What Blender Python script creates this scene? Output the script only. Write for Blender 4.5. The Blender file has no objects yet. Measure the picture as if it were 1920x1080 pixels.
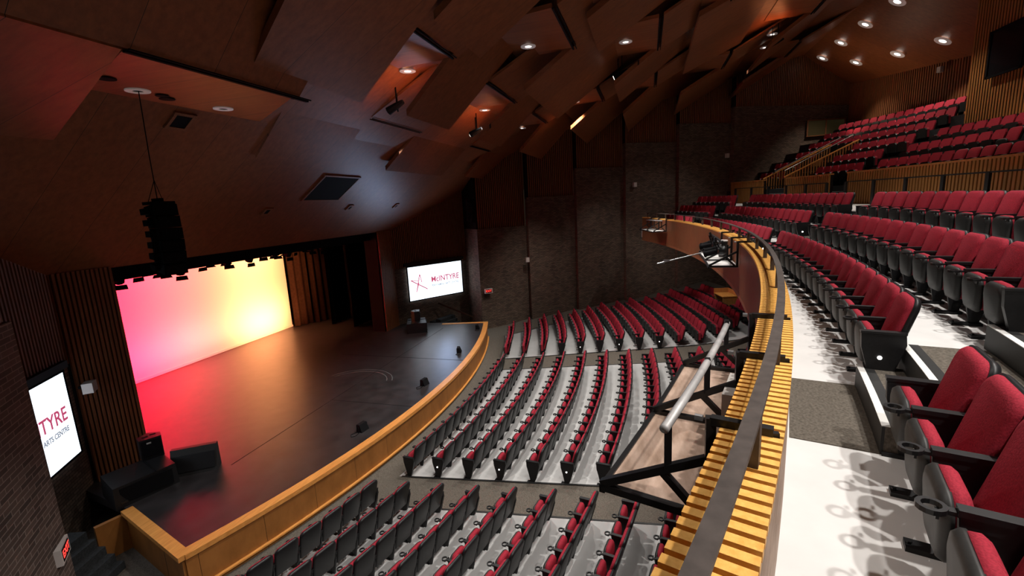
import bpy, math, random
from mathutils import Vector, Matrix
random.seed(7)
C = bpy.context.scene.collection
S, Cs, PI = math.sin, math.cos, math.pi
YB = 37.83            # common centre of the balcony arcs (x = 0)
YO = 36.03            # centre of the stalls rows
# ------------------------------------------------------------------ materials
def nmat(name):
    m = bpy.data.materials.new(name); m.use_nodes = True
    nt = m.node_tree; b = nt.nodes['Principled BSDF']
    return m, nt, b
def mat(name, col, rough=.5, metal=0, emit=None, es=0, var=0, scale=20, bump=0, spec=.5):
    m, nt, b = nmat(name)
    b.inputs['Base Color'].default_value = (*col, 1); b.inputs['Roughness'].default_value = rough
    b.inputs['Metallic'].default_value = metal; b.inputs['Specular IOR Level'].default_value = spec
    if emit: b.inputs['Emission Color'].default_value = (*emit, 1); b.inputs['Emission Strength'].default_value = es
    if var or bump:
        tc = nt.nodes.new('ShaderNodeTexCoord'); n = nt.nodes.new('ShaderNodeTexNoise')
        n.inputs['Scale'].default_value = scale; n.inputs['Detail'].default_value = 4
        nt.links.new(tc.outputs['Object'], n.inputs['Vector'])
        if var:
            r = nt.nodes.new('ShaderNodeValToRGB')
            r.color_ramp.elements[0].position = .3; r.color_ramp.elements[1].position = .7
            r.color_ramp.elements[0].color = (*[c*(1-var) for c in col], 1)
            r.color_ramp.elements[1].color = (*[min(1, c*(1+var)) for c in col], 1)
            nt.links.new(n.outputs['Fac'], r.inputs['Fac']); nt.links.new(r.outputs['Color'], b.inputs['Base Color'])
        if bump:
            bp = nt.nodes.new('ShaderNodeBump'); bp.inputs['Strength'].default_value = bump; bp.inputs['Distance'].default_value = .01
            nt.links.new(n.outputs['Fac'], bp.inputs['Height']); nt.links.new(bp.outputs['Normal'], b.inputs['Normal'])
    return m
def wood(name, c1, c2, rough=.45, sc=(14, 1.2, 14), plank=None, spec=.35):
    """streaky grain; plank = (axis, width): darker seams every width metres along an object axis"""
    m, nt, b = nmat(name); L = nt.links
    tc = nt.nodes.new('ShaderNodeTexCoord'); mp = nt.nodes.new('ShaderNodeMapping'); mp.inputs['Scale'].default_value = sc
    n = nt.nodes.new('ShaderNodeTexNoise'); n.inputs['Scale'].default_value = 1; n.inputs['Detail'].default_value = 6; n.inputs['Roughness'].default_value = .65
    r = nt.nodes.new('ShaderNodeValToRGB'); r.color_ramp.elements[0].color = (*c1, 1); r.color_ramp.elements[1].color = (*c2, 1)
    r.color_ramp.elements[0].position = .32; r.color_ramp.elements[1].position = .68
    L.new(tc.outputs['Object'], mp.inputs['Vector']); L.new(mp.outputs['Vector'], n.inputs['Vector']); L.new(n.outputs['Fac'], r.inputs['Fac'])
    out = r.outputs['Color']
    if plank:
        sx = nt.nodes.new('ShaderNodeSeparateXYZ'); L.new(tc.outputs['Object'], sx.inputs[0])
        d = nt.nodes.new('ShaderNodeMath'); d.operation = 'DIVIDE'; d.inputs[1].default_value = plank[1]; L.new(sx.outputs[plank[0]], d.inputs[0])
        fl = nt.nodes.new('ShaderNodeMath'); fl.operation = 'FLOOR'; L.new(d.outputs[0], fl.inputs[0])
        wn = nt.nodes.new('ShaderNodeTexWhiteNoise'); wn.noise_dimensions = '1D'; L.new(fl.outputs[0], wn.inputs['W'])
        fr = nt.nodes.new('ShaderNodeMath'); fr.operation = 'FRACT'; L.new(d.outputs[0], fr.inputs[0])
        lt = nt.nodes.new('ShaderNodeMath'); lt.operation = 'GREATER_THAN'; lt.inputs[1].default_value = .006; L.new(fr.outputs[0], lt.inputs[0])
        ma = nt.nodes.new('ShaderNodeMath'); ma.operation = 'MULTIPLY_ADD'; ma.inputs[1].default_value = .22; ma.inputs[2].default_value = .88; L.new(wn.outputs['Value'], ma.inputs[0])
        mu = nt.nodes.new('ShaderNodeMath'); mu.operation = 'MULTIPLY'; L.new(ma.outputs[0], mu.inputs[0]); L.new(lt.outputs[0], mu.inputs[1])
        mx = nt.nodes.new('ShaderNodeMix'); mx.data_type = 'RGBA'; mx.blend_type = 'MULTIPLY'; mx.inputs['Factor'].default_value = 1
        L.new(out, mx.inputs['A']); L.new(mu.outputs[0], mx.inputs['B']); out = mx.outputs['Result']
    L.new(out, b.inputs['Base Color']); b.inputs['Roughness'].default_value = rough; b.inputs['Specular IOR Level'].default_value = spec
    return m
def brick(name, c1, c2, mo, w=.21, h=.075, ms=.009):
    m, nt, b = nmat(name); L = nt.links
    uv = nt.nodes.new('ShaderNodeUVMap'); t = nt.nodes.new('ShaderNodeTexBrick')
    t.inputs['Color1'].default_value = (*c1, 1); t.inputs['Color2'].default_value = (*c2, 1); t.inputs['Mortar'].default_value = (*mo, 1)
    t.inputs['Scale'].default_value = 1; t.inputs['Mortar Size'].default_value = ms; t.inputs['Brick Width'].default_value = w; t.inputs['Row Height'].default_value = h
    t.inputs['Mortar Smooth'].default_value = .15; t.inputs['Bias'].default_value = -.1
    n = nt.nodes.new('ShaderNodeTexNoise'); n.inputs['Scale'].default_value = 1.6; n.inputs['Detail'].default_value = 5
    r = nt.nodes.new('ShaderNodeValToRGB'); r.color_ramp.elements[0].color = (.55, .55, .55, 1); r.color_ramp.elements[1].color = (1.25, 1.2, 1.15, 1)
    mx = nt.nodes.new('ShaderNodeMix'); mx.data_type = 'RGBA'; mx.blend_type = 'MULTIPLY'; mx.inputs['Factor'].default_value = 1
    L.new(uv.outputs[0], t.inputs['Vector']); L.new(uv.outputs[0], n.inputs['Vector']); L.new(n.outputs['Fac'], r.inputs['Fac'])
    L.new(t.outputs['Color'], mx.inputs['A']); L.new(r.outputs['Color'], mx.inputs['B']); L.new(mx.outputs['Result'], b.inputs['Base Color'])
    bp = nt.nodes.new('ShaderNodeBump'); bp.inputs['Strength'].default_value = .25; bp.inputs['Distance'].default_value = .006; bp.invert = True
    L.new(t.outputs['Fac'], bp.inputs['Height']); L.new(bp.outputs['Normal'], b.inputs['Normal'])
    b.inputs['Roughness'].default_value = .8; b.inputs['Specular IOR Level'].default_value = .25
    return m
M = dict(
  red=mat('red fabric', (.29, .018, .034), .85, var=.25, scale=90, bump=.25, spec=.2),
  black=mat('black plastic', (.009, .009, .010), .45, var=.2, scale=30, spec=.35),
  pan=mat('charcoal plastic', (.022, .0215, .021), .5, var=.12, scale=40, spec=.35),
  metal=mat('grey metal', (.35, .35, .36), .35, .9),
  blackmetal=mat('black steel', (.012, .012, .013), .4, .2),
  bronze=mat('bronze flat bar', (.075, .060, .054), .5, .25, var=.25, scale=14),
  pipe=mat('worn grey pipe', (.42, .41, .41), .5, .35, var=.22, scale=6),
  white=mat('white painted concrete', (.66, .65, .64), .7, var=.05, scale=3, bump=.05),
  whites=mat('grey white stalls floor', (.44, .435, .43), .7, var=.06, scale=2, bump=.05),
  riser=mat('grey painted riser', (.12, .12, .12), .6),
  rubber=mat('black rubber', (.012, .012, .012), .6),
  nosing=mat('pale nosing strip', (.72, .72, .70), .6),
  carpet=mat('grey brown carpet', (.115, .10, .083), .95, var=.35, scale=45, bump=.3, spec=.1),
  carpetd=mat('dark carpet', (.03, .032, .034), .95, var=.3, scale=30, spec=.1),
  stage=mat('black painted boards', (.022, .019, .020), .36, var=.4, scale=2.2, bump=.04, spec=.75),
  ply=wood('worn plywood', (.26, .17, .12), (.46, .33, .26), .7, (3, 9, 9)),
  cap=wood('honey slat', (.74, .36, .07), (.90, .50, .13), .45, (30, 30, 30)),
  fascia=wood('red brown board', (.15, .056, .025), (.25, .098, .042), .5, (40, 40, 2)),
  slat=wood('dark slat', (.16, .055, .022), (.27, .105, .04), .5, (30, 30, 2)),
  slatl=wood('amber slat', (.30, .12, .03), (.45, .20, .055), .5, (30, 30, 2)),
  back=mat('black backing', (.008, .006, .006), .9, spec=.1),
  ceil=wood('ceiling veneer', (.165, .048, .015), (.25, .080, .026), .45, (9, .7, 9), plank=(0, 1.2)),
  trim=wood('golden oak trim', (.50, .20, .045), (.72, .33, .085), .4, (2, 25, 25)),
  front=wood('oak stage front', (.23, .088, .019), (.33, .13, .031), .45, (3, 3, 1.5), plank=(0, 1.22)),
  brick=brick('dark brown brick', (.17, .122, .092), (.08, .058, .045), (.045, .034, .028)),
  brickn=brick('brown brick', (.13, .095, .080), (.055, .041, .036), (.26, .215, .195), w=.36, h=.085, ms=.007),
  cyc=mat('white cyclorama cloth', (.82, .80, .79), .9, spec=.1),
  drape=mat('dark velour drape', (.035, .018, .012), .95, var=.2, scale=8, spec=.05),
  drapeb=mat('black velour drape', (.006, .005, .005), .95, spec=.05),
  matte=mat('matt black', (.006, .006, .007), .75, spec=.08),
  lamp=mat('lit lamp', (1, 1, 1), .5, emit=(1, .93, .84), es=4),
  ringw=mat('pale light ring', (.75, .70, .68), .5, emit=(1, .85, .75), es=.07),  # faint glow put into the colour so the trim looks lit
  screen=mat('lit projection surface', (.9, .9, .9), .6, emit=(.78, .89, 1.0), es=1.9),
  logo_red=mat('crimson lettering', (.35, .03, .1), .6, emit=(.8, .12, .25), es=.6),
  logo_grey=mat('grey lettering', (.3, .32, .38), .6, emit=(.42, .46, .55), es=.45),
  exitw=mat('white sign case', (.55, .5, .48), .5),
  exitr=mat('lit red letters', (.6, .02, .02), .5, emit=(1, .05, .04), es=2.2),
  wbox=mat('pale wall box', (.5, .47, .44), .5),
  glassy=mat('dark glass', (.01, .01, .012), .08),
  pane=mat('dim window pane', (.05, .04, .02), .25, emit=(.5, .40, .16), es=.014),
  silver=mat('bright handrail', (.8, .78, .75), .25, .8),
  ltdot=mat('lit aisle lamp', (1, 1, 1), .5, emit=(1, .97, .9), es=5),
  white_txt=mat('white numerals', (.8, .8, .8), .5),
)
# ------------------------------------------------------------------ mesh helpers
class MB:
    def __init__(s): s.v, s.f, s.m, s.uv = [], [], [], []
    def add(s, vs, fs, mi=0, uvs=None):
        o = len(s.v); s.v += [tuple(v) for v in vs]
        for k, f in enumerate(fs):
            s.f.append([i+o for i in f]); s.m.append(mi); s.uv.append(uvs[k] if uvs else None)
        return s
    def hexa(s, p, mi=0):   # p: 4 bottom (ccw), 4 top
        return s.add(p, [(3,2,1,0), (4,5,6,7), (0,1,5,4), (1,2,6,5), (2,3,7,6), (3,0,4,7)], mi)
    def box(s, c, d, mi=0, mtx=None):
        x, y, z = d[0]/2, d[1]/2, d[2]/2
        p = [Vector((a, b, e)) for e in (-z, z) for a, b in ((-x,-y), (x,-y), (x,y), (-x,y))]
        if mtx: p = [mtx @ q for q in p]
        return s.hexa([q+Vector(c) for q in p], mi)
    def bar(s, a, b, w, h=None, mi=0, up=(0,0,1)):
        a, b = Vector(a), Vector(b); h = h or w; d = (b-a).normalized(); u = Vector(up)
        if abs(d.dot(u)) > .98: u = Vector((1,0,0))
        r = d.cross(u).normalized(); u = r.cross(d)
        q = [(-w/2,-h/2), (w/2,-h/2), (w/2,h/2), (-w/2,h/2)]
        return s.hexa([a+r*i+u*j for i, j in q]+[b+r*i+u*j for i, j in q], mi)
    def tube(s, pts, r, n=8, mi=0, cap=True):
        pts = [Vector(p) for p in pts]; rs = r if isinstance(r, (list, tuple)) else [r]*len(pts); vs = []; fs = []
        for i, p in enumerate(pts):
            d = (pts[min(i+1, len(pts)-1)]-pts[max(i-1, 0)]).normalized(); u = Vector((0,0,1)) if abs(d.z) < .95 else Vector((1,0,0))
            a = d.cross(u).normalized(); b = a.cross(d)
            vs += [p+(a*Cs(2*PI*k/n)+b*S(2*PI*k/n))*rs[i] for k in range(n)]
        for i in range(len(pts)-1):
            fs += [(i*n+k, i*n+(k+1) % n, (i+1)*n+(k+1) % n, (i+1)*n+k) for k in range(n)]
        if cap: fs += [tuple(range(n))[::-1], tuple((len(pts)-1)*n+k for k in range(n))]
        return s.add(vs, fs, mi)
    def prism(s, poly, d, mi=0):    # poly of 3D points extruded by vector d
        n = len(poly); d = Vector(d); P = [Vector(p) for p in poly]
        return s.add(P+[p+d for p in P], [tuple(range(n))[::-1], tuple(range(n, 2*n))]+[(k, (k+1) % n, n+(k+1) % n, n+k) for k in range(n)], mi)
    def ring(s, c, R, w, h, n=16, mi=0):    # flat washer with thickness, axis z
        c = Vector(c); vs = []; fs = []
        for k in range(n):
            a = 2*PI*k/n
            vs += [c+Vector((q*Cs(a), q*S(a), z)) for q, z in ((R-w/2, -h/2), (R+w/2, -h/2), (R+w/2, h/2), (R-w/2, h/2))]
        for k in range(n):
            o, p = 4*k, 4*((k+1) % n)
            fs += [(o+i, p+i, p+(i+1) % 4, o+(i+1) % 4) for i in range(4)]
        return s.add(vs, fs, mi)
    def disc(s, c, R, n=18, mi=0, nrm=(0,0,-1), h=.0):
        q = Vector((0,0,1)).rotation_difference(Vector(nrm)).to_matrix(); c = Vector(c)
        vs = [c+q @ Vector((R*Cs(2*PI*k/n), R*S(2*PI*k/n), 0)) for k in range(n)]
        if not h: return s.add(vs, [tuple(range(n))], mi)
        return s.prism(vs, q @ Vector((0,0,h)), mi)
    def pillow(s, outline, depth, inset, T, mi=0, mid=.45):
        """outline in (x,z); grows along +y by depth with rounded edge; T maps to the local frame"""
        n = len(outline); cx = sum(p[0] for p in outline)/n; cz = sum(p[1] for p in outline)/n
        w = max(abs(p[0]-cx) for p in outline); h = max(abs(p[1]-cz) for p in outline)
        def rg(i, y): return [T @ Vector((cx+(p[0]-cx)*(1-i/w), y, cz+(p[1]-cz)*(1-i/h))) for p in outline]
        R = [rg(0, 0), rg(0, depth*mid), rg(inset*.35, depth*.82), rg(inset, depth)]
        vs = sum(R, []); fs = [tuple(range(n))]
        for i in range(3): fs += [(i*n+k, (i+1)*n+k, (i+1)*n+(k+1) % n, i*n+(k+1) % n) for k in range(n)]
        fs.append(tuple(3*n+k for k in range(n))[::-1])
        return s.add(vs, fs, mi)
    def arc(s, R0, R1, z0, z1, a0, a1, n, yc=YB, mi=0):   # annular block
        P = []
        for i in range(n+1):
            a = a0+(a1-a0)*i/n
            P += [(R*S(a), yc-R*Cs(a), z) for R, z in ((R0, z0), (R1, z0), (R1, z1), (R0, z1))]
        fs = []
        for i in range(n):
            o, p = 4*i, 4*i+4
            fs += [(o+k, p+k, p+(k+1) % 4, o+(k+1) % 4) for k in range(4)]
        fs += [(0,1,2,3), (4*n+3, 4*n+2, 4*n+1, 4*n)]
        return s.add(P, fs, mi)
    def wallq(s, a, b, z0, z1, mi=0):      # vertical quad with metric uv, seen from its left side
        a, b = Vector((*a, 0)), Vector((*b, 0)); L = (b-a).length
        return s.add([a+Vector((0,0,z0)), b+Vector((0,0,z0)), b+Vector((0,0,z1)), a+Vector((0,0,z1))], [(0,1,2,3)], mi, [[(0,z0), (L,z0), (L,z1), (0,z1)]])
    def mesh(s, name, mats, smooth=False):
        me = bpy.data.meshes.new(name); me.from_pydata(s.v, [], s.f); ms = mats if isinstance(mats, (list, tuple)) else [mats]
        for m in ms: me.materials.append(M[m])
        for p, i in zip(me.polygons, s.m): p.material_index = i; p.use_smooth = smooth
        if any(s.uv):
            u = me.uv_layers.new(name='UVMap')
            for p, q in zip(me.polygons, s.uv):
                if q:
                    for li, c in zip(p.loop_indices, q): u.data[li].uv = c
        me.validate(); me.update(); return me
    def build(s, name, mats, parent=None, smooth=False):
        return link(name, s.mesh(name, mats, smooth), parent)
def link(name, data, parent=None):
    o = bpy.data.objects.new(name, data); C.objects.link(o)
    if parent: o.parent = parent
    return o
def tag(o, label, cat, group=None):
    o['label'] = label; o['category'] = cat
    if group: o['group'] = group
    return o
def thing(name, label, cat, loc=(0,0,0), rz=0, group=None):
    o = link(name, None); o.location = loc; o.rotation_euler = (0, 0, rz); o.empty_display_size = .1
    return tag(o, label, cat, group)
def struct(o): o['kind'] = 'structure'; return o
def copy_tree(o, parent=None):
    c = o.copy(); C.objects.link(c); c.parent = parent
    for ch in o.children: copy_tree(ch, c)
    return c
def flip(o): # mirror a mesh object's data in X (for the other half of the hall)
    me = o.data.copy(); me.transform(Matrix.Scale(-1, 4, (1,0,0))); me.flip_normals(); return link(o.name.split('.')[0], me)
def text(s, size, m, parent, mtx, name='lettering', ext=.002, align='CENTER', bold=0):
    cu = bpy.data.curves.new(name, 'FONT'); cu.body = s; cu.size = size; cu.align_x = align; cu.align_y = 'CENTER'; cu.extrude = ext; cu.offset = bold
    cu.materials.append(M[m]); o = link(name, cu, parent); o.matrix_local = mtx; return o
def pol(R, a, z, yc=YB): return Vector((R*S(a), yc-R*Cs(a), z))
# ------------------------------------------------------------------ camera
F, yaw, pitch, roll = 867.04, 1.2810494, .1819253, -.0511131
fw = Vector((S(yaw)*Cs(pitch), Cs(yaw)*Cs(pitch), -S(pitch))); rt = fw.cross(Vector((0,0,1))).normalized(); up = rt.cross(fw)
r_ = rt*Cs(roll)+up*S(roll); u_ = -rt*S(roll)+up*Cs(roll)
cam = bpy.data.cameras.new('camera'); cam.sensor_width = 36; cam.lens = F/1920*36; cam.clip_end = 200; cam.clip_start = .05
co = link('camera', cam); co.matrix_world = Matrix(((r_.x, u_.x, -fw.x, -14.3095), (r_.y, u_.y, -fw.y, 0), (r_.z, u_.z, -fw.z, 6.2238), (0,0,0,1)))
bpy.context.scene.camera = co
# ------------------------------------------------------------------ floors
def cone_floor(name, m, R0, R1, e0, e1, dz, n=24, rows=16, zf=None):
    """sloped stalls floor between rings; e0/e1: functions k -> x of the two edges (or None for angles)"""
    mb = MB(); vs = []; fs = []
    for j in range(rows+1):
        R = R0+(R1-R0)*j/rows; k = (R-30.05)/.848
        a0, a1 = math.asin((e0(k))/R), math.asin((e1(k))/R)
        for i in range(n+1):
            a = a0+(a1-a0)*i/n; vs.append(((R)*S(a)+.07, YO-R*Cs(a), fz(R)+dz))
    for j in range(rows):
        for i in range(n):
            o = j*(n+1)+i; fs.append((o, o+n+1, o+n+2, o+1))
    return mb.add(vs, fs).build(name, m)
def fz(R): return -.9+.0831*max(0, R-30.05)+.07*max(0, (R-38.5))
struct(cone_floor('floor', 'carpet', 22.5, 43.5, lambda k: -20, lambda k: 20, 0, 30, 24))
E0, E1 = (lambda k: -4.38), (lambda k: 3.72+.045*k)
FA, FB = (lambda k: 5.15+.09*k), (lambda k: min(8.9+.55*k, 10.7+.35*k))
NA, NB = (lambda k: -11.5-.3*k), (lambda k: -5.62)
for e0, e1, r1 in ((E0, E1, 41.2), (FA, FB, 41.8), (NA, NB, 38.5)):
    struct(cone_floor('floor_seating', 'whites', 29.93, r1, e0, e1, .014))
    mb = MB(); 
    for e in (e0, e1):
        for j in range(12):
            q = [30+.9*j, 30+.9*(j+1)]
            if q[1] > r1+.3: break
            P = [Vector((e((R-30.05)/.848)+.07, YO-math.sqrt(R*R-e((R-30.05)/.848)**2), fz(R)+.018)) for R in q]
            mb.bar(P[0], P[1], .05, .012)
    struct(mb.build('trim_1', 'rubber'))
# ------------------------------------------------------------------ stage
YS, RS = 33.327, 26.474
aL, aR = math.asin(-8.75/RS), math.asin(8.35/RS)
def sarc(R, n=40, a0=aL, a1=aR): return [(R*S(a0+(a1-a0)*i/n), YS-R*Cs(a0+(a1-a0)*i/n)) for i in range(n+1)]
fr = sarc(RS-.1)
poly = fr+[(8.0, 11.0), (7.6, 13.0), (6.9, 13.0), (9.5, 13.6), (9.5, 20.5), (-9.5, 20.5), (-9.5, 13.6), (-7.2, 13.0), (-7.6, 13.0), (-7.95, 11.0)]
struct(MB().prism([(x, y, -.2) for x, y in poly], (0,0,.2)).build('floor_stage', 'stage'))
mb = MB(); st = sarc(RS-.2)
for i in range(40):
    a, b = aL+(aR-aL)*i/40, aL+(aR-aL)*(i+1)/40
    mb.hexa([pol(R, t, z, YS) for z in (-.09, .012) for R, t in ((RS-.24, a), (RS, a), (RS, b), (RS-.24, b))])
for x0, y0, x1, y1 in ((-7.95, 11.03, -8.75, 8.36), (7.75, 10.6, 8.35, 8.2)):
    mb.bar((x0, y0, -.035), (x1, y1, -.035), .22, .1)
struct(mb.build('trim_stage', 'trim'))
mb = MB().arc(RS-.14, RS-.04, -.95, -.09, aL, aR, 40, YS)
mb.bar((-7.95, 11.03, -.5), (-8.72, 8.42, -.5), .1, .85); mb.bar((7.75, 10.6, -.5), (8.32, 8.25, -.5), .1, .85)
mb.bar((-7.95, 11.03, -.5), (-8.5, 11.2, -.5), .1, .85)
struct(mb.build('wall_stage_front', 'front'))
struct(MB().arc(RS-.06, RS+.03, -.80, -.765, aL, aR, 40, YS).build('trim_2', 'nosing_wood' if 'nosing_wood' in M else 'trim'))
# floor seams and scuffs on the stage
mb = MB()
for a, b in (((-6, 10.2), (7, 10.2)), ((-2.0, 7.2), (-2.0, 10.2)), ((2.4, 7.1), (2.4, 13))): mb.bar((*a, .002), (*b, .002), .014, .004)
struct(mb.build('floor_seam', 'matte'))
mb = MB()
for R in (1.25, 1.45):
    for k in range(13):
        a, b = -1.2+k*.18, -1.2+(k+1)*.18
        mb.bar((-.6+R*Cs(a), 10.4+R*S(a), .003), (-.6+R*Cs(b), 10.4+R*S(b), .003), .02, .002)
struct(mb.build('floor_scuff', 'riser'))
# side steps up to the stage (house left) and passage floors
for sx in (-1, 1):
    t = thing('side_steps', 'dark carpeted steps beside the brick wall leading up to the '+('near' if sx < 0 else 'far')+' stage corner', 'steps', (sx*9.05, 10.2, -.9))
    for k in range(5):
        MB().box((0, .3+.16*k, .08+.18*k), (1.25, .9-.16*k if False else .34, .18)).box((0, .55+.16*k+.3, .0+.09*k), (1.25, 1.0, .18*k+.001)).build('step', 'carpetd', t)
    t.rotation_euler.z = -sx*.3
    h = thing('stair_handrail', 'wooden handrail sloping up the dark brick wall by the '+('near' if sx < 0 else 'far')+' stage steps', 'handrail', (0,0,0))
    MB().bar((sx*9.95, 9.65, -.15), (sx*9.1, 11.4, .85), .05, .09).build('rail', 'drape', h)
    mb = MB()
    for k in (.08, .5, .92): mb.bar((sx*(9.95-.85*k), 9.65+1.75*k, -.17+k), (sx*(10.08-.85*k), 9.72+1.75*k, -.17+k), .03)
    mb.build('bracket', 'blackmetal', h)
# ------------------------------------------------------------------ walls
def slats(mb, a, b, z0, z1, pitch=.16, w=.07, d=.06, off=0, mi=0):
    a, b = Vector((*a, 0)), Vector((*b, 0)); L = (b-a).length; u = (b-a)/L; n = Vector((-u.y, u.x, 0))
    for k in range(int(L/pitch)):
        p = a+u*(pitch*(k+.5)); zt = z1(p) if callable(z1) else z1
        q = [p-u*w/2, p+u*w/2, p+u*w/2+n*d, p-u*w/2+n*d]
        mb.hexa([v+Vector((0,0,z0)) for v in q]+[v+Vector((0,0,zt)) for v in q], mi)
P = [(9.97, 9.1), (12.04, 6.68), (13.65, 4.06), (15.2, 1.28), (16.76, -1.85), (18.35, -5.15), (22.1, -12.6)]
HT = [4.87, 6.49, 8.04, 9.4, 10.43, 11.35]
def side_panels():
    for k in range(6):
        a, b = Vector(P[k]), Vector(P[k+1]); u = (b-a).normalized(); n = Vector((-u.y, u.x))   # n points into the hall? fixed below
        if n.x > 0: n = -n
        e = b-n*.32 if k < 5 else b
        mb = MB(); mb.wallq(e, a, -1.2, HT[k]); mb.wallq(a, a-n*.45 if k else Vector((11.2, 10.37)), -1.2, HT[k])
        mb.add([(*a, HT[k]), (*e, HT[k]), (*(e-n*.3), HT[k]), (*(a-n*.3), HT[k])], [(0,1,2,3)], 0)
        o = struct(mb.build('wall_right', 'brick')); struct(flip(o)).name = 'wall_left'
        if k == 0:
            f = [x for x in C.objects if x.name.startswith('wall_left')][-1]; f.data.materials[0] = M['brickn']
        mb = MB(); slats(mb, e-n*.12, a-n*.12, HT[k]-.02, 15.2, .125, .06, .06, 0, 0)
        mb.wallq(e-n*.13, a-n*.13, HT[k]-.1, 15.2, 1); 
        mb.wallq(a-n*.13, a-n*.5 if k else Vector((11.2, 10.37)), HT[k]-.1, 15.2, 1)
        o = struct(mb.build('wall_right', ['slat', 'back'])); struct(flip(o)).name = 'wall_left'
side_panels()
# splayed walls holding the screens: brick below, slats above
for sx in (1, -1):
    a, b = (7.3, 13.05), (11.2, 10.37)
    mb = MB(); mb.wallq(b, a, -1.2, 3.05); o = mb.build('wall_right', 'brick')
    mb = MB(); slats(mb, b, a, 3.05, 9.0, .105, .052, .05); mb.wallq(b, a, 3.0, 9, 1); o2 = mb.build('wall_right', ['slat', 'back'])
    mb = MB(); slats(mb, (7.32, 12.97), (6.02, 12.97), 0, 5.16, .098, .056, .06); mb.add([(7.35, 13.0, 0), (6.0, 13.0, 0), (6.0, 13.0, 5.6), (7.35, 13.0, 5.6)], [(0,1,2,3)], 1)
    mb.add([(6.0, 13.0, 0), (6.0, 13.7, 0), (6.0, 13.7, 5.6), (6.0, 13.0, 5.6)], [(0,1,2,3)], 1); o3 = mb.build('wall_right', ['slat', 'back'])
    for q in (o, o2, o3):
        if sx < 0:
            f = struct(flip(q)); f.name = 'wall_left'; bpy.data.objects.remove(q)
        else: struct(q)
# stage house
mb = MB().box((0, 20.6, 4), (26, .1, 10)).box((-11, 17, 4), (.1, 8, 10)).box((11, 17, 4), (.1, 8, 10)).box((0, 17, 8.5), (24, 8, .1))
mb.add([(-12, 13.05, 5.16), (12, 13.05, 5.16), (12, 13.05, 9), (-12, 13.05, 9)], [(0,1,2,3)])
struct(mb.build('wall_stage_back', 'matte'))
# back wall and projection booth
mb = MB(); BW = [(22.1, -12.5), (12.5, -14.15), (0, -14.9), (-12.5, -14.15), (-22.1, -12.5)]
for p, q in zip(BW, BW[1:]):
    if abs(p[0])+abs(q[0]) > 13: slats(mb, p, q, 5, 14.5, .16, .08, -.06)
    mb.add([(*p, 3), (*q, 3), (*q, 14.6), (*p, 14.6)], [(0,1,2,3)], 1)
struct(mb.build('wall_back', ['slat', 'back']))
b0, b1 = (-9.0, -11.93), (9.0, -11.93)
mb = MB(); slats(mb, (9.0, -11.93), (-9.0, -11.93), 7.9, 14.5, .15, .08, .07); slats(mb, (9.0, -14.2), (9.0, -11.93), 7.9, 14.5, .15, .08, .07)
mb.box((0, -13.1, 11.2), (18, 2.3, 6.7), 1)
bo = struct(mb.build('wall_booth', ['slatl', 'back']))
wn = struct(MB().box((6.85, -11.83, 10.55), (1.55, .12, 1.45)).build('window_1', 'glassy'))
wf = MB()
for dx, dz, sx_, sz_ in ((0, .76, 1.7, .07), (0, -.76, 1.7, .07), (-.82, 0, .07, 1.6), (.82, 0, .07, 1.6)): wf.box((6.85+dx, -11.77, 10.55+dz), (sx_, .06, sz_))
wf.build('window_frame', 'matte', wn)
# dim control window in the far brick wall
u = (Vector(P[6])-Vector(P[5])).normalized(); n = Vector((u.y, -u.x)); n = n if n.x < 0 else -n
ww = thing('window_2', '', 'window'); del ww['label']; del ww['category']; struct(ww)
def wpt(s, z, o): q = Vector((20.55, -9.72))+u*s+n*o; return Vector((q.x, q.y, z))
MB().prism([wpt(0, 9.45, .02), wpt(2.75, 9.6, .02), wpt(2.75, 10.45, .02), wpt(0, 10.36, .02)], (*(n*.02), 0)).build('window_pane', 'pane', ww)
mb = MB()
for p, q in (((-.06, 9.43), (2.8, 9.57)), ((-.06, 10.4), (2.8, 10.5)), ((0, 9.4), (0, 10.42)), ((2.75, 9.55), (2.75, 10.5)), ((1.35, 9.5), (1.35, 10.45))): mb.bar(wpt(*p, .05), wpt(*q, .05), .07, .05)
mb.build('window_frame', 'slat', ww)
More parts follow.
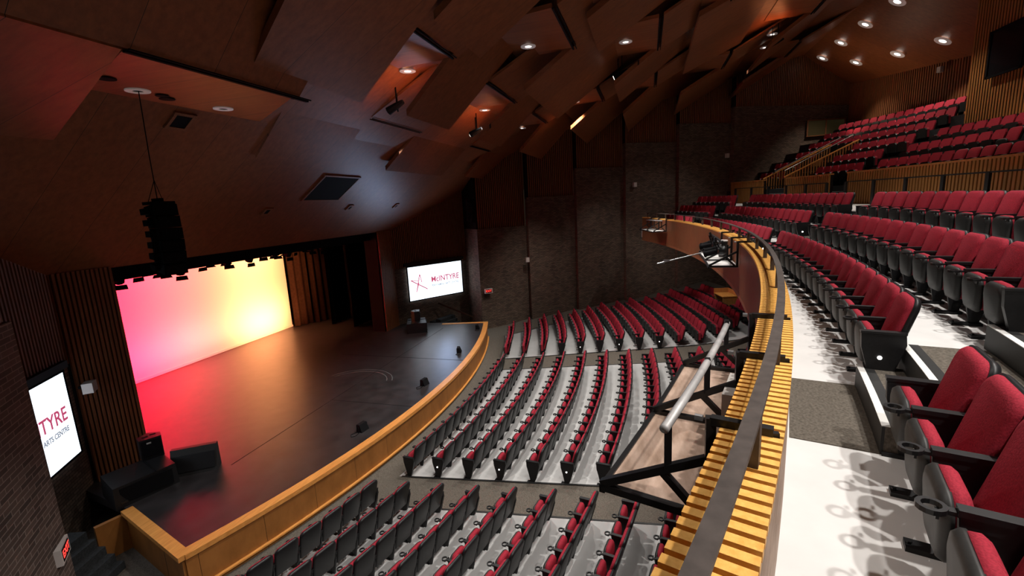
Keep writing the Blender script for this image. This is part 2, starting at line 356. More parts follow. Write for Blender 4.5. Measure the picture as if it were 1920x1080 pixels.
# ------------------------------------------------------------------ ceiling
def Mz(y): return 5.14+.7095*(12.97-y) if y > 8.46 else 8.34+.6057*(8.46-y) if y > 6 else 9.83+.2954*(6-y)
def sheet(name, pts, m, t=.12):
    mb = MB()
    for (y0, z0), (y1, z1) in zip(pts, pts[1:]): mb.hexa([(-24, y0, z0), (24, y0, z0), (24, y1, z1), (-24, y1, z1), (-24, y0, z0+t), (24, y0, z0+t), (24, y1, z1+t), (-24, y1, z1+t)])
    return struct(mb.build(name, m))
sheet('ceiling', [(13.0, 5.12), (8.46, 8.34), (6.0, 9.83), (-9.3, 14.35), (-15.5, 10.88)], 'ceil')
SLABS = [[[-5.06, 7.76, 8.81], [-4.63, 9.35, 7.63], 3.1], [[1.06, 7.73, 8.82], [0.98, 9.09, 7.6], 4.8], [[-3.16, 4.57, 9.75], [-2.96, 5.98, 8.57], 2.7], [[-8.39, 4.55, 9.46], [-7.82, 6.06, 8.59], 3.0], [[2.5, 4.6, 9.74], [2.36, 5.9, 8.55], 2.5], [[7.55, 4.53, 9.76], [7.15, 5.68, 8.52], 4.5], [[-0.08, 2.08, 10.49], [-0.08, 3.55, 9.5], 5.4], [[7.95, 1.97, 10.52], [7.5, 3.35, 9.35], 6], [[-5.59, 3.16, 10.17], [-5.4, 3.94, 9.74], 2.6], [[-2.07, 0.79, 10.87], [-2.02, 1.42, 10.51], 2.8], [[3.69, -0.3, 11.19], [3.49, 1.14, 10.13], 3.2], [[9.39, -0.26, 11.18], [8.91, 1.11, 9.99], 6], [[11.54, -3.39, 12.1], [10.81, -1.52, 10.95], 6], [[1.88, -2.33, 11.79], [1.82, -1.47, 11.41], 7], [[15.33, -7.0, 13.17], [14.34, -4.83, 11.84], 5], [[7.88, -6.09, 12.9], [7.54, -4.69, 11.88], 4.9], [[8.45, 7.67, 8.83], [7.95, 8.79, 7.61], 4]]
for U, L, w in SLABS:
    U, L = Vector(U), Vector(L); W = Vector((w, 0, 0)); t = Vector((0, 0, .16))
    d = (U-L).normalized(); U2 = U+d*1.6
    mb = MB().hexa([L, L+W, U2+W, U2, L+t, L+W+t, U2+W+t, U2+t])
    struct(mb.build('ceiling_baffle', 'ceil'))
    # flat soffit beside it, with its reveal slot
    w2 = 3.1 if U.x < 7 else 2.6
    if U.x < -8: continue
    D = min(1.9, max(1.0, (L.y-U.y)*1.15)); x1 = U.x+.1
    a = U.x/ (26.5-U.y)*-1
    q = [Vector((x1-w2, U.y, U.z)), Vector((x1, U.y, U.z)), Vector((x1+a*-D*0+.15, U.y+D, U.z)), Vector((x1-w2+a*D*-1*0+.35, U.y+D, U.z))]
    mb = MB().prism(q, (0,0,.1), 0); mb.box((x1-w2/2, U.y-.02, U.z-.015), (w2, .045, .03), 1); mb.box((x1-w2/2, U.y-.11, U.z-.01), (w2, .02, .02), 1)
    struct(mb.build('ceiling_soffit', ['ceil', 'matte']))
    yb_ = U.y-2.3; zb_ = Mz(yb_)-.02; q = [Vector((x1-w2-.05, U.y-.13, U.z+.03)), Vector((x1+.05, U.y-.13, U.z+.03)), Vector((x1+.05, yb_, zb_)), Vector((x1-w2-.05, yb_, zb_))]
    struct(MB().hexa(q+[p+Vector((0,0,.08)) for p in q]).build('ceiling_baffle', 'ceil'))
DL = [[-8.32, 7.94, 8.34, 0], [-6.7, 7.96, 8.34, 0], [-2.68, 5.99, 9.75, 1], [2.19, 9.53, 8.82, 0], [-0.84, 3.19, 10.49, 1], [3.12, 5.91, 9.74, 1], [8.23, 5.83, 9.76, 1], [5.31, 3.12, 10.52, 1], [7.42, 3.12, 10.52, 1], [2.34, 0.7, 11.19, 1], [6.35, -1.98, 11.9, 1], [8.5, -1.98, 11.9, 1], [9.91, -5.2, 12.9, 1], [11.89, -5.33, 12.9, 1]]
DLB = [[13.79, -10.05, 13.88], [16.69, -10.02, 13.9], [19.61, -10.05, 13.88], [18.32, -11.36, 13.15], [15.42, -12.14, 12.71], [12.58, -12.65, 12.43], [10.94, -10.13, 13.84]]
# soffit of the largest recess near the proscenium
struct(MB().prism([(-9.67, 6.3, 8.32), (-6.75, 6.3, 8.32), (-5.3, 8.44, 8.32), (-8.71, 8.48, 8.32)], (0,0,.06)).build('ceiling_soffit', 'ceil'))
mb = MB().box((-8.0, 6.28, 8.33), (3.3, .06, .03)).box((-8.0, 6.2, 8.34), (3.3, .025, .02)); struct(mb.build('ceiling_slot', 'matte'))
q = [Vector((-20, 6.25, 8.36)), Vector((-6.6, 6.25, 8.36)), Vector((-6.6, 4.5, 10.27)), Vector((-20, 4.5, 10.27))]
struct(MB().hexa(q+[p+Vector((0,0,.08)) for p in q]).build('ceiling_baffle', 'ceil'))
q = [Vector((-20, 9.42, 7.62)), Vector((-8.75, 9.42, 7.62)), Vector((-9.7, 6.25, 8.33)), Vector((-20, 6.25, 8.33))]
struct(MB().hexa(q+[p+Vector((0,0,.3)) for p in q]).build('ceiling_baffle', 'ceil'))
DLN = ['unlit ceiling downlight ring that the speaker cable hangs from', 'unlit ceiling downlight ring beside the speaker cable recess', 'lit ceiling downlight in the large bluish recess', 'unlit ceiling downlight ring in the small bluish recess',
  'lit ceiling downlight beside a small dark round vent in a timber recess', 'lit ceiling downlight just above the glowing amber cove spotlight', 'lit ceiling downlight in the timber recess closest to the slatted far wall', 'upper lit ceiling downlight of a staggered pair in a timber recess', 'lower lit ceiling downlight of a staggered pair in a timber recess',
  'lit ceiling downlight above the dark cove holding a spotlight', 'upper lit ceiling downlight of the pair in the wide timber recess', 'lower lit ceiling downlight of the pair in the wide timber recess', 'lit ceiling downlight of the last recess pair, beside the black rods', 'lit ceiling downlight of the last recess pair, over the dark slot']
def downlight(p, lit, R, nrm, label):
    o = thing('downlight', label, 'downlight', p, 0, 'round ceiling downlights'); o.rotation_euler = Vector((0,0,-1)).rotation_difference(Vector(nrm)).to_euler()
    MB().ring((0,0,-.01), R*.72, R*.56, .02, 22).build('trim_ring', 'ringw', o)
    MB().disc((0,0,-.004), R*.46, 18, 0, (0,0,-1), .004).build('lamp', 'lamp' if lit else 'matte', o)
for p, n_ in zip(DL, DLN): downlight((p[0], p[1], p[2]-.02), p[3], .175 if p[3] == 0 else .21, (0,0,-1), n_)
nb = Vector((0, .49, -.87))
for p, n_ in zip(DLB, ['second downlight down the slope in the rear timber ceiling', 'third downlight along the upper row of the rear ceiling', 'downlight at the far end of the upper rear ceiling row', 'downlight at the far end of the lower rear ceiling row', 'middle downlight of the lower rear ceiling row', 'rear ceiling downlight closest to the slatted booth', 'rear ceiling downlight at the top edge of the picture']):
    downlight((p[0], p[1]-.0, p[2]-.06), 1, .34, nb, 'lit '+n_)
# ceiling vents and small dark openings
FN = Vector((0, -.5787, -.8156))   # normal of the front slope, facing down
def vent(x, y, w, d, label):
    z = Mz(y); o = thing('air_vent', label, 'vent', (x, y, z-.02)); o.rotation_euler = (-math.atan(.7095), 0, 0)
    MB().box((0,0,0), (w, d, .04)).build('grille', 'matte', o); mb = MB()
    for sx, sy, a, b in ((0, d/2, w+.08, .06), (0, -d/2, w+.08, .06), (w/2, 0, .06, d), (-w/2, 0, .06, d)): mb.box((sx, sy, -.005), (a, b, .05))
    mb.build('frame', 'slat', o)
vent(-.55, 10.3, 1.85, 1.25, 'large dark square air vent in the sloping ceiling above the stage')
vent(-6.99, 8.75, .38, .38, 'small dark square vent below the orange lit ceiling recess'); vent(-2.55, 11.24, .22, .26, 'small dark vent between the hung speaker and the large air vent')
vent(1.6, 11.21, .2, .24, 'small dark vent just right of the large air vent'); vent(5.15, 11.22, .2, .24, 'small dark vent close to the far end of the sloping ceiling')
for k, (x, y, z) in enumerate(((-7.95, 7.9, 8.31), (-9.0, 7.6, 8.31), (-7.75, 8.05, 8.31))):
    tag(MB().disc((x, y, z-.004), .12 if k else .1, 14, 0, (0,0,-1), .01).build('ceiling_hole', 'matte'), ['smaller of two dark round holes between the unlit downlight rings', 'dark round hole at the outer end of the orange ceiling recess', 'larger of two dark round holes between the unlit downlight rings'][k], 'hole')
# cove spotlights with hanging rods
def cove(x, y, z, label, lit):
    o = thing('cove_spotlight', label, 'spotlight', (x, y, z), 0, 'spotlights hidden in the ceiling coves')
    MB().tube([(0, .28, -.12), (0, 0, 0), (0, -.2, .08)], [.11, .09, .06], 10).build('housing', 'matte', o)
    MB().box((0, 0, .35), (.03, .03, .7)).box((.3, .15, .3), (.03, .03, .8)).build('hanging_rod', 'matte', o)
    MB().disc((0, .285, -.122), .07, 12, 0, (0, 1, -.4), .01).build('lens', 'lamp' if lit else 'glassy', o)
cove(3.2, 6.3, 9.0, 'black spotlight glowing amber in the ceiling cove nearest mid ceiling', 1); cove(3.9, .9, 10.6, 'black spotlight showing white glints in the high ceiling cove', 1)
cove(-2.3, 6.6, 9.0, 'black spotlight on a rod below the bluish ceiling recess', 0); cove(8.9, -5.2, 12.3, 'black spotlight in the highest dark ceiling slot', 0)
cove(1.9, 10.1, 8.2, 'black spotlight below the small bluish recess', 0)
# ------------------------------------------------------------------ balcony structure
aN, aF = -.52, .3545
def cap_slats():
    mb = MB(); n = int((aF-aN)*40.15/.0732)
    for i in range(n):
        a = aN+(i+.5)*.0732/40.15; t = .0232/40.15
        mb.hexa([pol(R, q, z) for z in (4.985, 5.027) for R, q in ((40.0, a-t), (40.285, a-t), (40.285, a+t), (40.0, a+t))])
    return mb
struct(cap_slats().build('trim_parapet_cap', 'cap'))
mb = MB().arc(40.04, 40.26, 3.9, 4.96, aN, aF, 80, mi=1)
n = int((aF-aN)*40/.085)
for i in range(n):
    a = aN+(i+.5)*.085/40; t = .031/40
    mb.hexa([pol(R, q, z) for z in (3.78, 4.985) for R, q in ((40.0, a-t), (40.05, a-t), (40.05, a+t), (40.0, a+t))])
mb.arc(40.26, 40.28, 4.18, 4.985, aN, aF, 80, mi=2)
struct(mb.build('wall_balcony_front', ['fascia', 'back', 'ply']))
struct(MB().arc(40.0, 40.9, 3.70, 3.80, aN, aF, 60).arc(40.9, 46.4, 3.55, 3.66, aN, aF, 60).build('ceiling_balcony_underside', 'fascia'))
mb = MB().arc(40.28, 41.33, 3.8, 4.195, aN, aF+.02, 60); mb.arc(41.30, 42.33, 3.8, 4.645, aN, aF+.03, 60); mb.arc(42.30, 43.33, 3.8, 5.095, aN, .38, 60); mb.arc(43.33, 46.6, 3.8, 5.5, aN, .40, 60)
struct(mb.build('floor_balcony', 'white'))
mb = MB()
for R, z in ((41.325, 4.645), (42.325, 5.095), (43.325, 5.5)): mb.arc(R-.035, R-.02, z-.44, z-.012, aN, aF+.01, 60)
struct(mb.build('floor_riser', 'riser'))
# upper tier floor, its slatted front wall with gaps for the aisle and the stair
mb = MB()
for k in range(6): mb.arc(46.55+.98*k-(.0 if k else 0), 47.55+.98*k, 5.2, 6.25+.53*k, -.05, .41, 40)
struct(mb.build('floor_upper_tier', 'carpetd'))
mb = MB()
for a0, a1 in ((-.06, .177), (.2035, .2785), (.3235, .395)):
    mb.arc(46.44, 46.54, 5.5, 6.72, a0, a1, 24, mi=1); n = int((a1-a0)*46.4/.15)
    for i in range(n):
        a = a0+(i+.5)*(a1-a0)/n; t = .045/46.4
        mb.hexa([pol(R, q, z) for z in (5.5, 6.74) for R, q in ((46.37, a-t), (46.45, a-t), (46.45, a+t), (46.37, a+t))])
    mb.arc(46.36, 46.56, 6.72, 6.78, a0, a1, 24, mi=0)
struct(mb.build('wall_upper_tier', ['slatl', 'back']))
# carpet squares and steps of the balcony aisles
def aisle(c, w, nm, c2=None):
    st_ = [(40.89, 41.25, 4.42), (41.25, 41.88, 4.645), (41.88, 42.25, 4.87), (42.25, 42.88, 5.095), (42.88, 43.3, 5.3), (43.3, 44.2, 5.505)]
    h = w/2/41
    struct(MB().arc(40.30, 40.9, 4.195, 4.203, c-h, c+h, 4).build('floor_aisle_carpet', 'carpet'))
    for k, (R0, R1, z) in enumerate(st_):
        o = tag(thing('aisle_step', '', 'step'), ['lowest', 'second', 'third', 'fourth', 'fifth', 'topmost'][k]+' carpeted step with pale nosing in the '+nm+' balcony aisle', 'step', 'balcony aisle steps')
        sk = .0025*k; a0, a1 = c-h+sk, c+h+sk
        MB().arc(R0+.02, R1+.02, z-.24, z+.006, a0, a1, 4).build('tread', 'carpet', o)
        MB().arc(R0, R0+.02, z-.24, z+.006, a0, a1, 4).build('riser', 'rubber', o)
        MB().arc(R0-.004, R0+.05, z+.006, z+.012, a0, a1, 4).build('nosing', 'nosing', o)
        MB().arc(R0+.05, R0+.13, z+.006, z+.010, a0, a1, 4).build('edge_strip', 'rubber', o)
aisle(-.2405, 1.45, 'near'); aisle(.0045, .95, 'central'); aisle(.232, 1.05, 'far')
# upper tier aisle steps and slatted stair
def upsteps(c, w, nm):
    o = thing('upper_steps', 'carpeted stair climbing through the upper tier, '+nm, 'steps'); h = w/2/47
    for k in range(10):
        MB().arc(46.5+.49*k, 47.0+.49*k+.02, 5.5, 5.99+.265*k, c-h, c+h, 3).build('step', 'carpetd', o)
        MB().arc(46.5+.49*k-.01, 46.55+.49*k, 5.99+.265*k, 6.0+.265*k, c-h, c+h, 3).build('nosing', 'nosing', o)
upsteps(.1905, 1.1, 'beside the booth'); upsteps(.302, 1.7, 'between the slatted balustrades')
def fence(a0, a1, nm):
    o = thing('stair_balustrade', 'sloping amber slat balustrade on the '+nm+' side of the upper stair', 'balustrade', (0,0,0), 0, 'upper stair balustrades'); mb = MB(); n = 26
    for i in range(n):
        f = i/(n-1); R = 46.45+3.4*f; a = a0+(a1-a0)*f; z = 6.8+1.62*f
        p = pol(R, a, 0); d = Vector((S(a), -Cs(a), 0)); mb.bar((p.x, p.y, z-1.1), (p.x, p.y, z), .05, .07)
    mb.build('slat_panel', 'slatl', o)
    MB().bar(pol(46.4, a0, 6.82), pol(49.9, a1, 8.46), .09, .05).build('top_rail', 'trim', o)
    q = .012 if nm == 'near' else -.012
    mb = MB().tube([pol(46.7, a0+q, 7.25-.1), pol(50.0, a1+q, 8.75)], .022, 8); mb.build('handrail', 'silver', o)
    mb = MB()
    for f in (.05, .5, .95): mb.bar(pol(46.7+3.3*f, a0+q+(a1-a0)*f, 7.15+1.6*f), pol(46.7+3.3*f, a0+(a1-a0)*f, 6.95+1.6*f), .02)
    mb.build('bracket', 'blackmetal', o)
fence(.2826, .2785, 'near'); fence(.325, .319, 'far')
# guard rail on the parapet
g = thing('guard_rail', 'dark flat bar guard rail on short posts along the curved balcony parapet', 'railing')
MB().arc(40.150, 40.214, 5.262, 5.286, aN, aF-.008, 90).build('rail', 'bronze', g)
k = -.345
while k < aF-.01:
    p = pol(40.157, k, 5.02); q = pol(40.157, k, 5.265); t = Vector((Cs(k), S(k), 0))
    MB().hexa([pol(R, a, z) for z in (5.02, 5.27) for R, a in ((40.155, k-.0011), (40.21, k-.0011), (40.21, k+.0011), (40.155, k+.0011))]).build('post', 'bronze', g); k += .0362
# rails along the cross aisle in front of the upper tier
for nm, a0, a1, z in (('beside the aisle gap', .192, .37, 6.4), ('in front of the booth side seats', -.03, .163, 6.4)):
    o = thing('aisle_rail', 'thin black rail before the slatted upper tier front, '+nm, 'railing', (0,0,0), 0, 'cross aisle rails')
    MB().arc(45.98, 46.02, z-.04, z, a0, a1, 24).build('rail', 'blackmetal', o); n = max(2, int((a1-a0)*46/1.6))
    for i in range(n+1):
        a = a0+(a1-a0)*i/n; MB().hexa([pol(R, q, zz) for zz in (5.5, z-.02) for R, q in ((45.97, a-.0015), (46.03, a-.0015), (46.03, a+.0015), (45.97, a+.0015))]).build('post', 'blackmetal', o)
# ------------------------------------------------------------------ lighting platforms hung on the parapet
def bracket(o, a, z):
    b = MB(); R0, R1 = 39.33, 39.95
    b.bar(pol(R1, a, 5.045), pol(40.24, a, 5.045), .05, .045).bar(pol(40.24, a, 5.045), pol(40.24, a, 4.93), .05, .03)
    b.bar(pol(R1, a, 5.06), pol(R1, a, z-.02), .05, .05)
    br = b.build('bracket', 'blackmetal', o)
    MB().bar(pol(R0, a, z), pol(R1, a, z), .045, .045).build('arm', 'blackmetal', br)
    MB().bar(pol(R0, a, z+.02), pol(R1, a, z+.36), .045, .045).build('brace', 'blackmetal', br)
    MB().bar(pol(R0+.36, a, z+.22), pol(R1-.05, a, z+.02), .04, .04).bar(pol(R0+.40, a, z+.24), pol(R0+.40, a, z+.52), .04, .04).build('strut', 'blackmetal', br)
    MB().tube([pol(R1-.04, a, 5.045), pol(R1-.08, a, 5.045)], .018, 8).build('bolt', 'metal', br)
def platform(angles, z, label, deck, pipe=True):
    o = thing('lighting_platform', label, 'platform', (0,0,0), 0, 'lighting platforms on the balcony front')
    a0, a1 = angles[0], angles[-1]
    MB().arc(39.34, 39.98, z-.02, z, a0, a1, 8).build('deck', deck, o)
    MB().arc(39.31, 39.345, z-.04, z+.012, a0, a1, 8).build('edge_bar', 'blackmetal', o)
    for a in angles: bracket(o, a, z+.01)
    if pipe: MB().tube([pol(39.73, a0-.002+(a1-a0+.004)*i/6, z+.525-.008*i) for i in range(7)], .027, 12).build('pipe', 'pipe', o, True)
    return o
An = lambda x, R=40: math.asin(x/R)
platform([An(-11.86), An(-10.73), An(-9.54)], 4.45, 'large empty plywood platform on black steel brackets carrying a worn grey pipe', 'ply')
platform([An(-2.31), An(-1.14), An(.67)], 4.45, 'pale lighting platform carrying several black stage spotlights at mid parapet', 'white', False)
platform([An(9.9), An(11.1), An(12.3)], 4.45, 'small empty pale lighting platform at the far end of the balcony front', 'white')
def ellipsoidal(p, rz, tilt, label, group):
    o = thing('stage_spotlight', label, 'spotlight', p, rz, group); o.rotation_euler = (tilt, 0, rz)
    MB().tube([(0,.34,0), (0,.31,0), (0,.30,0), (0,.02,0)], [.088, .088, .07, .07], 12).build('barrel', 'matte', o, False)
    MB().tube([(0,.02,0), (0,-.06,0), (0,-.16,0), (0,-.2,0)], [.095, .12, .10, .05], 12).build('lamp_housing', 'blackmetal', o, True)
    MB().bar((-.13,0,0), (-.13,0,.2), .03, .012).bar((.13,0,0), (.13,0,.2), .03, .012).bar((-.13,0,.2), (.13,0,.2), .03, .012).box((0,0,.25), (.05,.05,.1)).build('yoke', 'blackmetal', o)
    MB().disc((0,.342,0), .075, 12, 0, (0,1,0), .004).build('lens', 'glassy', o); return o
for i, (x, dr, dz, t) in enumerate(((-1.75, -.12, .32, -.25), (-1.05, -.1, .30, -.15), (-.35, -.12, .34, -.2), (.25, -.05, .36, -.3))):
    a = An(x, 39.7); p = pol(39.7+dr, a, 4.45+dz)
    ellipsoidal(p, a+.25*(1 if i % 2 else -1), t, ['black stage spotlight closest along the mid parapet platform', 'second black stage spotlight with a bright silver label on the mid parapet platform', 'third black stage spotlight on the mid parapet platform', 'farthest black stage spotlight on the mid parapet platform'][i], 'spotlights on the middle platform')
o = thing('spotlight_pipe', 'dark mounting pipe carrying the mid parapet spotlights', 'pipe'); MB().tube([pol(39.62, An(-2.2)+i*.012, 5.02) for i in range(7)], .028, 8).build('pipe', 'blackmetal', o)
o = thing('long_pole', 'long thin silver pole with clips sticking out from the mid parapet platform', 'pole')
MB().tube([pol(39.75, An(-.6), 4.72), pol(38.1, An(-1.0), 4.36)], .016, 8).build('pole', 'metal', o)
MB().box(pol(38.35, An(-.94), 4.44), (.05,.16,.03)).box(pol(38.2, An(-.97), 4.36), (.03,.2,.02)).build('clip', 'metal', o)
o = thing('grey_canister', 'grey cylindrical canister with pale lid behind the mid parapet spotlights', 'canister', pol(39.8, An(-.75), 4.5)); MB().tube([(0,0,0), (0,0,.42)], .11, 14).build('body', 'pan', o, False); MB().tube([(0,0,.42), (0,0,.45)], .115, 14).build('lid', 'ringw', o)
tag(MB().arc(39.86, 39.975, 4.46, 4.78, An(-10.9), An(-10.45), 3).build('junction_box', 'wbox'), 'pale metal junction box on the plywood lighting platform', 'box')
# ------------------------------------------------------------------ stage dressing
cy = thing('cyclorama', 'tall white backdrop cloth lit pink to amber across the stage back', 'backdrop', (0, 19.2, 0))
MB().add([(-7.5, 0, .06), (6.45, 0, .06), (6.45, 0, 6.5), (-7.5, 0, 6.5)], [(0,1,2,3)]).build('cloth', 'cyc', cy)
MB().box((-.5, -.02, .06), (13.9, .05, .10)).build('hem', 'cyc', cy)
def drape(x0, y0, x1, y1, h, m, label, amp=.07, wl=.42):
    mb = MB(); d = Vector((x1-x0, y1-y0, 0)); L = d.length; u = d/L; n = Vector((-u.y, u.x, 0)); N = max(12, int(L/wl*8)); vs = []
    for i in range(N+1):
        s = L*i/N; w = amp*S(2*PI*s/wl+.6*S(s*3)); p = Vector((x0, y0, 0))+u*s
        vs += [p+n*w+Vector((0,0,.03)), p+n*w*.7+Vector((0,0,h))]
    mb.add(vs, [(2*i, 2*i+2, 2*i+3, 2*i+1) for i in range(N)])
    return tag(mb.build('stage_curtain', m, None, True), label, 'curtain', 'side curtains of the stage')
drape(6.3, 18.9, 7.3, 18.5, 6.3, 'drape', 'brown side curtain catching amber light beside the backdrop', .09); drape(7.2, 18.3, 8.8, 17.9, 6.3, 'drape', 'dark side curtain behind the amber lit one', .1)
drape(6.9, 16.9, 8.6, 16.9, 6.2, 'drapeb', 'black side curtain midway up the far stage wing'); drape(6.5, 15.2, 8.6, 15.2, 6.2, 'drapeb', 'black side curtain closest to the far proscenium edge')
drape(8.8, 18.2, 9.4, 13.9, 6.2, 'drapeb', 'black curtain closing the back of the far stage wing'); drape(-8.6, 16.9, -6.9, 16.9, 6.2, 'drapeb', 'black side curtain in the near stage wing')
tag(MB().box((0, 13.35, 5.05), (13.4, .06, .62)).build('stage_valance', 'drapeb'), 'black valance across the top of the stage opening', 'valance')
o = thing('lighting_pipe', 'black pipe holding stage lights above the stage', 'pipe'); MB().tube([(-7, 14.6, 5.25), (7, 14.6, 5.25)], .03, 8).build('pipe', 'matte', o)
def parcan(x, y, z, rx, rz, s, label):
    o = thing('stage_lamp', label, 'stage light', (x, y, z), rz, 'stage lights over the stage opening')
    R = Matrix.Rotation(rx, 3, 'X'); T = lambda v: R @ Vector(v)*s
    MB().tube([T((0,.02,.22)), T((0,0,.1)), T((0,0,-.12))], [.06*s, .11*s, .12*s], 10).build('can', 'matte', o)
    MB().bar((-.14*s,0,0), (-.14*s,0,.3*s), .03, .02).bar((.14*s,0,0), (.14*s,0,.3*s), .03, .02).bar((-.14*s,0,.3*s), (.14*s,0,.3*s), .03, .02).box((0,0,.36*s), (.05,.05,.14*s)).build('yoke', 'matte', o)
    q = [T((-.13,-.13,-.13)), T((.13,-.13,-.13)), T((.13,.13,-.13)), T((-.13,.13,-.13))]
    MB().prism([q[0], q[1], q[1]+T((.02,-.06,-.1)), q[0]+T((-.02,-.06,-.1))], T((0,.01,0))).build('barn_door', 'matte', o); MB().prism([q[2], q[3], q[3]+T((-.02,.06,-.1)), q[2]+T((.02,.06,-.1))], T((0,.01,0))).build('barn_door', 'matte', o)
ords = ['first', 'second', 'third', 'fourth', 'fifth', 'sixth', 'seventh', 'eighth', 'ninth', 'tenth', 'eleventh', 'twelfth', 'thirteenth', 'fourteenth', 'fifteenth', 'sixteenth', 'seventeenth', 'eighteenth', 'nineteenth', 'twentieth']
xs = [-6.2, -5.55, -5.2, -4.85, -4.25, -3.6, -3.0, -2.1, -1.2, -.2, .5, 1.1, 1.8, 2.4, 3.2, 4.0, 4.8, 5.5]
for i, x in enumerate(xs):
    parcan(x, 14.6, [4.62, 4.76, 4.7, 4.66, 4.78, 4.72][i % 6], [.5, -.3, .2, .6, -.4, 0][i % 6], random.uniform(-.5, .5), 1.15, f'black stage light silhouetted over the stage, {ords[i]} from the near end of its pipe')
for i, x in enumerate((4.2, 4.9, 5.6)): parcan(x, 17.2, 5.3, .4, .3*i, 1, f'dim stage light in the dark above the far curtains, {ords[i]} from the backdrop')
# projection screens with the lettering they show
def screen(a, b, z0, z1, label, roller):
    a, b = Vector((*a, 0)), Vector((*b, 0)); L = (b-a).length; h = z1-z0; u = (b-a)/L; n = Vector((u.y, -u.x, 0)); 
    if n.y > 0: n = -n
    c = (a+b)/2+n*.12; o = link('projection_screen', None); tag(o, label, 'screen', 'projection screens')
    o.matrix_world = Matrix(((u.x, 0, n.x, c.x), (u.y, 0, n.y, c.y), (0, 1, 0, z0+h/2), (0,0,0,1))) if u.cross(Vector((0,0,1))).dot(n) > 0 else Matrix(((-u.x, 0, n.x, c.x), (-u.y, 0, n.y, c.y), (0, 1, 0, z0+h/2), (0,0,0,1)))
    MB().box((0,0,0), (L, h, .02)).build('surface', 'screen', o)
    mb = MB()
    for cx, cy_, w, hh in ((0, h/2+.03, L+.14, .06), (0, -h/2-.03, L+.14, .06), (L/2+.04, 0, .07, h+.1), (-L/2-.04, 0, .07, h+.1)): mb.box((cx, cy_, -.005), (w, hh, .025))
    mb.build('border', 'matte', o); MB().box((0, h/2+.15, -.02), (L+.35, .16, .14)).build('roller_case', 'black', o)
    lg = link('logo', None, o); lg.location = (0, 0, .028)
    text('McINTYRE', .44, 'logo_red', lg, Matrix.Translation((.58, .08, 0)) @ Matrix.Diagonal((.92, 1, 1, 1)), 'name_lettering', bold=.007)
    text('PERFORMING ARTS CENTRE', .15, 'logo_grey', lg, Matrix.Translation((.56, -.26, 0)) @ Matrix.Diagonal((.95, 1.1, 1, 1)), 'subtitle_lettering', bold=.004)
    mb = MB(); sx = -1.13
    st5 = [(sx+.10, .48), (sx-.16, -.48), (sx+.52, -.32), (sx-.46, .20), (sx+.10, .16)]
    for p, q, w in ((st5[0], st5[1], .045), (st5[0], (sx+.2, .02), .04), (st5[3], (sx+.52, -.40), .05), (st5[3], (sx+.0, .14), .03), ((sx+.02, .02), (sx-.16, -.48), .03)):
        mb.bar((*p, 0), (*q, 0), w, .004)
    mb.build('star_emblem', 'logo_red', lg); return o
screen((7.99, 12.57), (10.8, 10.62), 1.2, 3.05, 'bright projection screen showing a star emblem on the far wall beside the stage', 1)
screen((-10.52, 10.86), (-7.70, 12.79), 1.04, 2.97, 'bright projection screen on the near wall, half hidden by brick', 1)
o = thing('wall_projector_box', 'small pale box on the brick beside the near screen', 'wall box', (-7.28, 12.75, 2.45), .75); MB().box((0,-.12,0), (.3,.2,.24)).build('case', 'wbox', o); MB().box((0,.02,.02), (.06,.12,.06)).build('bracket', 'matte', o)
# stage-side speakers
def sub(x, y, rz, label, s=1):
    o = thing('subwoofer', label, 'speaker', (x, y, 0), rz)
    MB().hexa([(-.62,-.5,0), (.62,-.42,0), (.62,.5,0), (-.62,.5,0), (-.6,-.48,.5), (.6,-.4,.5), (.6,.5,.5), (-.6,.5,.5)]).build('cabinet', 'black', o)
    MB().box((0, -.47, .26), (1.0, .02, .36)).build('grille', 'matte', o); MB().box((-.45, -.49, .12), (.12, .03, .05)).build('handle', 'blackmetal', o); MB().box((.45, -.455, .12), (.12, .03, .05)).build('handle', 'blackmetal', o)
    MB().box((.2,.0,.51), (.02,.9,.02)).build('edge', 'matte', o); return o
def monitor(x, y, z, rz, label):
    o = thing('stage_monitor', label, 'speaker', (x, y, z), rz)
    MB().prism([(-.22,-.18,0), (.22,-.18,0), (.24,.08,0), (.0,.26,0), (-.24,.08,0)], (0,0,.52)).build('cabinet', 'black', o)
    MB().box((0,-.19,.28), (.38,.02,.4)).build('grille', 'matte', o); MB().box((-.04,-.203,.42), (.09,.006,.035)).build('badge', 'wbox', o)
    MB().box((-.08,.0,.522), (.12,.06,.01)).build('handle', 'matte', o); MB().box((.08,.05,.522), (.12,.06,.01)).build('handle', 'matte', o)
sub(-7.3, 11.45, -.35, 'black subwoofer cabinet on the stage corner by the slatted near wall'); monitor(-6.72, 11.8, .5, -.5, 'small black monitor speaker standing on the near stage corner subwoofer')
o = thing('tilted_panel', 'grey wedge shaped stage speaker leaning by the near subwoofer', 'speaker', (-6.42, 10.85, 0), -.95); MB().hexa([(-.5,-.12,0), (.5,-.12,0), (.5,.22,0), (-.5,.22,0), (-.5,.08,.62), (.5,.08,.62), (.5,.2,.62), (-.5,.2,.62)]).build('cabinet', 'pan', o); MB().box((0,-.05,.28), (.9,.02,.4), 0, Matrix.Rotation(-.3, 3, 'X')).build('grille', 'black', o)
sub(6.5, 11.4, .45, 'black subwoofer cabinet on the far stage corner below the lit screen'); monitor(6.55, 11.45, .5, .45, 'small black monitor speaker standing on the far subwoofer')
